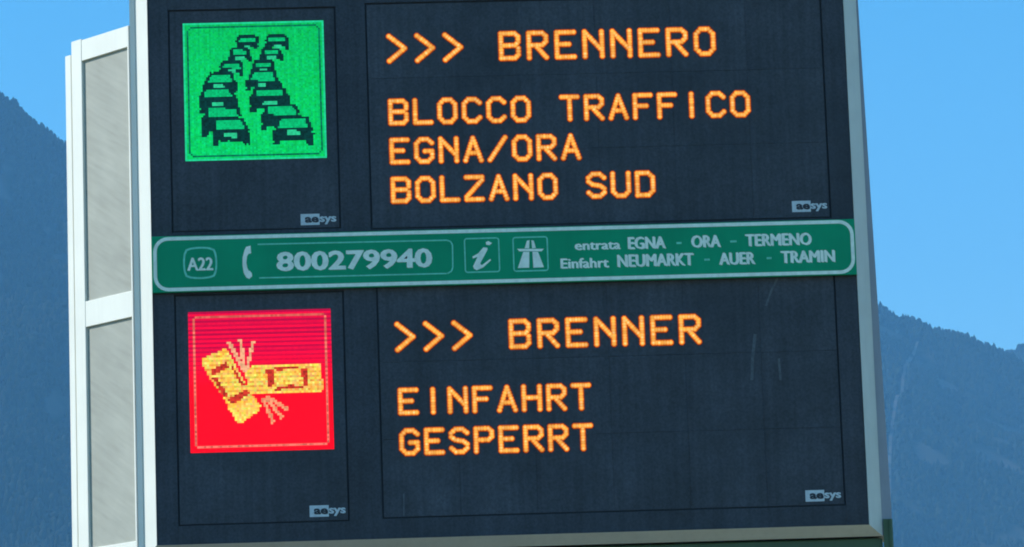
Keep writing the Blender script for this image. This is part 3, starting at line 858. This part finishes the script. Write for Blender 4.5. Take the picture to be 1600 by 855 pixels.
# road number in its bowed square
c = B(312.8, 411)
P1 = []; P2 = []
def bowed(hw, hh, bow, r, n=8):
    P = []
    for k in range(4):
        for i in range(n):
            t = -1 + 2 * i / n
            w_, h_ = (hw, hh) if k % 2 == 0 else (hh, hw)
            s_ = t * (1 - r); o_ = 1.0 + bow * (1 - t * t) - (r * .55 if i == 0 else 0)
            q = (s_ * w_, o_ * h_) if i else (-(1 - r * .6) * w_, (1 - r * .4) * h_)
            P.append([(q[0], q[1]), (q[1], -q[0]), (-q[0], -q[1]), (-q[1], q[0])][k])
    return [(c[0] + a, c[1] + b) for a, b in P]
m = MB(); m.ring(bowed(24.5 * u, 23.5 * u, .10, .14), bowed(21.8 * u, 20.8 * u, .10, .14), YL, YP - .0005); m.build('road_number_frame', M['plate_thin'], plate)
fit_text('A22', (293.5, 423.3), (332.5, 422), 21.5, M['plate_line'], .0)
# telephone handset
def smooth_poly(pts): return [B(*q) for q in pts]
hs = [(382, 391), (384.5, 386), (391.5, 384), (392.5, 396), (388, 397), (386, 401), (385, 411), (386.5, 419), (388.5, 423), (390.5, 423.5), (393.5, 427), (394, 432), (389.5, 436), (385, 434), (381, 427), (379, 415), (379, 403)]
m = MB(); m.poly_prism(smooth_poly(hs), YL, YP - .0005); m.build('telephone_symbol', M['plate_line'], plate)
fit_text('800279940', (433, 422.5), (675, 417), 30, M['plate_line'], .02)
# bracket lines round the number
def rule(a, b, w=2.2, mat='plate_thin'):
    m = MB(); m.poly_prism(stroke_pts(B(*a), B(*b), w * u), YL, YP - .0005); m.build('rule_line', M[mat], plate)
rule((402.5, 382), (698, 375.5)); rule((405, 434.5), (698, 427.5))
arc = [(698, 375.5), (704, 377.5), (707, 383), (707.3, 400), (707.5, 418), (705.5, 424), (699, 427.5)]
m = MB()
for a, b in zip(arc[:-1], arc[1:]): m.poly_prism(stroke_pts(B(*a), B(*b), 2.2 * u), YL - .0003, YP - .0005)
m.build('rule_line', M['plate_thin'], plate)
# two square symbols
def sq(pxc, pyc, hw):
    a = B(pxc, pyc); line_loop('symbol_frame', a[0] - hw * u, a[0] + hw * u, a[1] - hw * u, a[1] + hw * u, 5 * u, 2.2 * u, YL, YP - .0005, M['plate_thin'], plate)
sq(753.2, 398.8, 28.2); sq(829, 397, 28.2)
zi = lambda x, y: B(700 + x / 8.889, 360 + y / 8.889)
m = MB()
m.poly_prism([zi(*q) for q in [(340, 365), (420, 320), (490, 238), (545, 242), (550, 268), (450, 455), (455, 480), (480, 478), (585, 398), (598, 415), (490, 515), (400, 555), (362, 535), (348, 500), (410, 370), (345, 392)]], YL, YP - .0005)
m.poly_prism([zi(*q) for q in [(525, 165), (560, 150), (612, 178), (575, 208), (530, 200)]], YL, YP - .0005)
m.build('letter_i_symbol', M['plate_line'], plate)
m = MB()
for P in ([(1095, 145), (1132, 138), (1128, 250), (1065, 250)], [(1158, 138), (1190, 145), (1220, 245), (1168, 250)], [(1045, 300), (1130, 300), (1128, 520), (970, 524)], [(1172, 298), (1250, 300), (1332, 512), (1186, 520)]):
    m.poly_prism([zi(*q) for q in P], YL, YP - .0005)
m.poly_prism([zi(*q) for q in [(960, 258), (1330, 258), (1300, 292), (990, 292)]], YL - .0004, YP - .0003)
m.build('motorway_symbol', M['plate_line'], plate)
# place names
PL = M['plate_line']
fit_text('entrata', (899, 391), (969, 389), 15.5, PL, .0, ref='H', fat=1.15)
fit_text('EGNA', (982.5, 390), (1039.5, 387.5), 20, PL, .0, fat=1.55)
fit_text('ORA', (1081.5, 387), (1125.5, 386), 20, PL, .0, fat=1.55)
fit_text('TERMENO', (1166, 385), (1267.5, 382.5), 20, PL, .0, fat=1.55)
fit_text('Einfahrt', (877, 420), (951, 417.5), 16.5, PL, .0, fat=1.15)
fit_text('NEUMARKT', (966, 417.5), (1083.5, 414.5), 20.5, PL, .0, fat=1.55)
fit_text('AUER', (1125, 414), (1179.5, 412.5), 20, PL, .0, fat=1.55)
fit_text('TRAMIN', (1221.5, 411.5), (1304, 409), 20, PL, .0, fat=1.55)
for (a, b) in (((1057, 380), (1065, 379.8)), ((1141, 377.6), (1151, 377.2)), ((1100.5, 406), (1109, 405.8)), ((1198, 403.6), (1205.5, 403.4))):
    rule(a, b, 3.2)

# ------------------------------------------------------------------ green support below and behind the sign
sup = empty('sign_support', ((XLo + XRo) / 2, Y0 + 1.0, 0))
tag(sup, 'green painted steel support beam showing below the message board', 'support')
yb0 = Y0 + .15
zt_ = zb - .014
xl_ = XLo - .1; xr_ = XRo + .006
m = MB(); m.box(xl_, xr_, yb0, yb0 + .45, zt_ - .6, zt_); m.build('beam', M['green_steel'], sup, bevel=.012)
pA = at(1395, 830, Y0 + .09); zE = at(1387, 811, Y0 + .09).z
m = MB(); m.box(xr_ + .001, pA.x, Y0 + .085, YB - .002, zt_ - .61, zE)
m.build('end_plate', M['green_steel'], sup)
m = MB(); m.plan_prism([(xr_ + .05, Y0 + .0845), (xr_ + .05, Y0 + .070), (pA.x - .012, Y0 + .066), (pA.x - .001, Y0 + .075), (pA.x - .001, Y0 + .0845)][::-1], zt_ - .61, zE - .004)
m.build('end_rib', M['green_steel'], sup)
for xx in (xl_ + 1.2, xr_ - 1.2):
    m = MB(); m.box(xx - .18, xx + .18, yb0 + .05, yb0 + .40, .35, zt_ - .601); m.build('post', M['green_steel'], sup, bevel=.02)
    m = MB(); m.box(xx - .5, xx + .5, yb0 - .3, yb0 + .75, -.2, .35); m.build('footing', M['concrete'], sup, bevel=.02)
    m = MB(); m.box(xx - .12, xx + .12, yb0 + .1, yb0 + .35, zt_ + .0005, zb - .0005); m.build('bracket', M['green_steel'], sup)

# ------------------------------------------------------------------ haze in the valley
hz = MB(); hz.box(-8000, 8000, -4000, 10500, -1.2, 1900)
hm = bpy.data.materials.new('valley_haze'); hm.use_nodes = True
hn = hm.node_tree.nodes; hl = hm.node_tree.links
for n in list(hn): hn.remove(n)
pv = hn.new('ShaderNodeVolumePrincipled'); ho = hn.new('ShaderNodeOutputMaterial')
pv.inputs['Color'].default_value = (.22, .595, 1.0, 1); pv.inputs['Density'].default_value = 9.5e-5; pv.inputs['Anisotropy'].default_value = 0.0
hl.new(pv.outputs[0], ho.inputs['Volume'])
h = hz.build('haze', hm); tag(h, 'thin blue haze filling the valley air', 'haze', kind='stuff')
